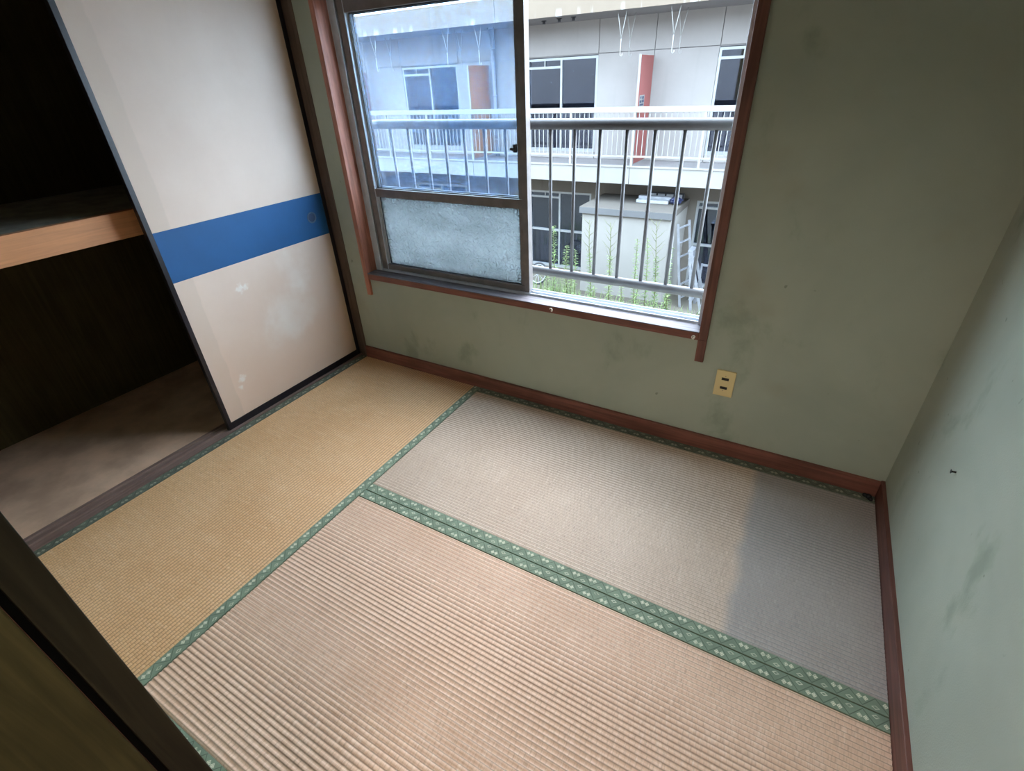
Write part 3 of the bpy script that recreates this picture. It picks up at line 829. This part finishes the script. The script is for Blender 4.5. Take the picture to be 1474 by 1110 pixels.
for x in (0.50, 0.68):
    MB().box(x - .018, x + .018, 8.73, 8.77, GZ, -2.02).build('upright', P['ladder'], sf)
for z in (-2.045, -2.45, -2.75):
    MB().box(0.518, 0.662, 8.735, 8.765, z - .018, z + .018).build('crossbar', P['ladder'], sf)
pp = MB().tube([(0.02, 8.06, GZ), (-0.03, 8.11, -1.35)], 0.022, 8)
tag(pp.build('pale_pole', P['rail_white'], None, (0.02, 8.06, GZ)), 'thin pale pole leaning on the right front corner of the shed', 'pole')

wh = empty('wire_wheel', (-3.13, 8.4, GZ), 'small spoked wheel standing among weeds below the ground floor window', 'wheel')
wc = Vector((-3.13, 8.4, -2.61)); R = 0.22
MB().tube([wc + Vector((R * math.cos(a), 0.1 * math.sin(a), R * math.sin(a))) for a in [2 * math.pi * i / 32 for i in range(33)]], 0.022, 8, False).build('tyre', P['dark_box'], wh)
MB().tube([wc + Vector((.9 * R * math.cos(a), 0.09 * math.sin(a), .9 * R * math.sin(a))) for a in [2 * math.pi * i / 32 for i in range(33)]], 0.012, 6, False).build('rim', P['plank'], wh)
MB().tube([wc + Vector((0, -.05, 0)), wc + Vector((0, .05, 0))], 0.03, 10).build('hub', P['plank'], wh)
q = MB()
for k in range(10):
    a = math.pi * 2 * k / 10
    q.tube([wc, wc + Vector((.9 * R * math.cos(a), .09 * math.sin(a), .9 * R * math.sin(a)))], 0.004, 4)
q.build('spokes', P['plank'], wh)

def leaf(m, p, az_, el, L, wd):
    d = Vector((math.cos(az_) * math.cos(el), math.sin(az_) * math.cos(el), math.sin(el)))
    u = d.cross(Vector((0, 0, 1)))
    u = u.normalized() if u.length > 1e-3 else Vector((1, 0, 0))
    mid = p + d * L * .5; tip = p + d * L + Vector((0, 0, -L * .25))
    m.add([p, mid + u * wd * .5, tip, mid - u * wd * .5], [(0, 1, 2, 3)])

def weed(x, y, top, kind, label, mat, lean=0.0):
    r = empty('tall_weed', (x, y, GZ), label, 'weed', 'tall weeds in the yard')
    Hh = top - GZ
    rg = random.Random(int(abs(x) * 1000) + 3)
    def at(t): return Vector((x + lean * t + .015 * math.sin(5 * t + x * 9), y + .01 * math.cos(4 * t), GZ + Hh * t))
    MB().tube([at(i / 8) for i in range(9)], [0.013 * (1 - .075 * i) for i in range(9)], 6).build('stem', P['stem'], r)
    m = MB()
    lo, hi = (.12, 1.0) if kind != 'twiggy' else (.15, .66)
    n = int(Hh * (95 if kind == 'bushy' else 70))
    for k in range(n):
        t = lo + (hi - lo) * k / n
        sz = (.17 if kind == 'bushy' else .13) * (1.1 - .6 * t)
        leaf(m, at(t), k * 2.4 + rg.random(), rg.uniform(.1, .8), sz * rg.uniform(.7, 1.2), .022)
    fo = m.build('foliage', mat, r, None, 0, False)
    fo['kind'] = 'stuff'
    if kind == 'twiggy':
        tw = MB()
        for k in range(13):
            t = .60 + .03 * k
            p = at(t); a = k * 2.4
            e = p + Vector((math.cos(a) * .20, math.sin(a) * .14, .20)) * (1.25 - t * .6)
            tw.tube([p, p.lerp(e, .5) + Vector((0, 0, -.015)), e], [.005, .004, .002], 4)
            leaf(tw, e, a, .4, .05, .012); leaf(tw, p.lerp(e, .6), a + 1, .3, .05, .012)
        o_ = tw.build('twigs', P['stem'], r, None, 0, False)
        o_['kind'] = 'stuff'
weeds = [
 (-2.20, -1.15, 'bushy', 'tall leafy weed nearest the sliding sash edge', 'weed', 0.0),
 (-1.95, -1.54, 'bushy', 'bright bushy weed left of the shed, second from the sash', 'weed2', 0.0),
 (-1.66, -1.54, 'leafy', 'slim leafy weed in front of the shed left corner', 'weed', -.03),
 (-1.36, -0.97, 'twiggy', 'tallest twiggy weed spreading over the left shed wall', 'weed', -.08),
 (-0.97, -1.01, 'twiggy', 'straight twiggy weed before the middle of the shed wall', 'weed2', -.10),
 (-0.38, -1.20, 'leafy', 'slim leafy weed right of the shed wall middle', 'weed', -.09),
 (-0.20, -1.20, 'leafy', 'slim weed left of the tallest one at the shed right', 'weed', -.10),
 (-0.05, -0.91, 'twiggy', 'tall feathery weed before the right end of the shed wall', 'weed', -.13),
 (0.26, -1.28, 'leafy', 'dark slim weed rising just left of the leaning ladder', 'weed', -.10),
 (-2.36, -2.20, 'bushy', 'low bushy weed beside the spoked wheel', 'weed2', 0.0),
 (-1.83, -2.10, 'bushy', 'low bright weed between the two leftmost bushy ones', 'weed2', 0.0),
 (-1.24, -2.24, 'leafy', 'short weed at the foot of the tallest twiggy one', 'weed2', 0.0),
 (-0.71, -2.13, 'leafy', 'short weed under the middle of the shed wall', 'weed2', 0.0),
 (-0.42, -2.09, 'bushy', 'short dense weed under the right half of the shed wall', 'weed2', 0.0),
 (0.20, -2.14, 'bushy', 'short dense weed at the foot of the leaning ladder', 'weed2', 0.0)]
for i, (x, top, kd, lb, mt, ln) in enumerate(weeds):
    weed(x, 7.30 + .12 * math.sin(i * 2.1), top, kd, lb, P[mt], ln)

gs = MB(); rg = random.Random(11)
for k in range(2600):
    x = rg.uniform(-4.6, 2.0); y = rg.uniform(5.2, 8.05)
    if rg.random() < .25: x = rg.gauss(-2.6, .35)
    hgt = rg.uniform(.08, .34) * (1.4 if -2.9 < x < -1.8 else 1)
    a = rg.uniform(0, 6.28); lx = rg.uniform(-.09, .09); ly = rg.uniform(-.09, .09)
    p0 = Vector((x, y, GZ)); u = Vector((math.cos(a), math.sin(a), 0)) * .007
    p1 = p0 + Vector((lx * .4, ly * .4, hgt * .6)); p2 = p0 + Vector((lx, ly, hgt))
    gs.add([p0 - u, p0 + u, p1 + u * .7, p2, p1 - u * .7], [(0, 1, 2, 4), (4, 2, 3)])
tag(gs.build('yard_grass', P['weed2'], None, None, 0, False), 'thin green grass growing over the sandy yard', 'grass', None, 'stuff')
for i, (x, y, r_) in enumerate(((0.72, 8.10, .07), (0.86, 8.22, .06), (0.80, 7.95, .05))):
    m = MB(); vs_ = []
    for j in range(5):
        for k in range(8):
            q_ = math.pi * j / 4; a = 2 * math.pi * k / 8; s_ = r_ * rg.uniform(.85, 1.15)
            vs_.append((x + s_ * math.sin(q_) * math.cos(a), y + s_ * math.sin(q_) * math.sin(a), GZ + r_ * .55 - .6 * s_ * math.cos(q_)))
    m.add(vs_, [(j * 8 + k, j * 8 + (k + 1) % 8, (j + 1) * 8 + (k + 1) % 8, (j + 1) * 8 + k) for j in range(4) for k in range(8)])
    tag(m.build('yard_stone', P['stone'], None, (x, y, GZ)), ('left', 'farthest right', 'nearest')[i] + ' of three stones right of the stepladder foot', 'stone', 'stones by the stepladder')
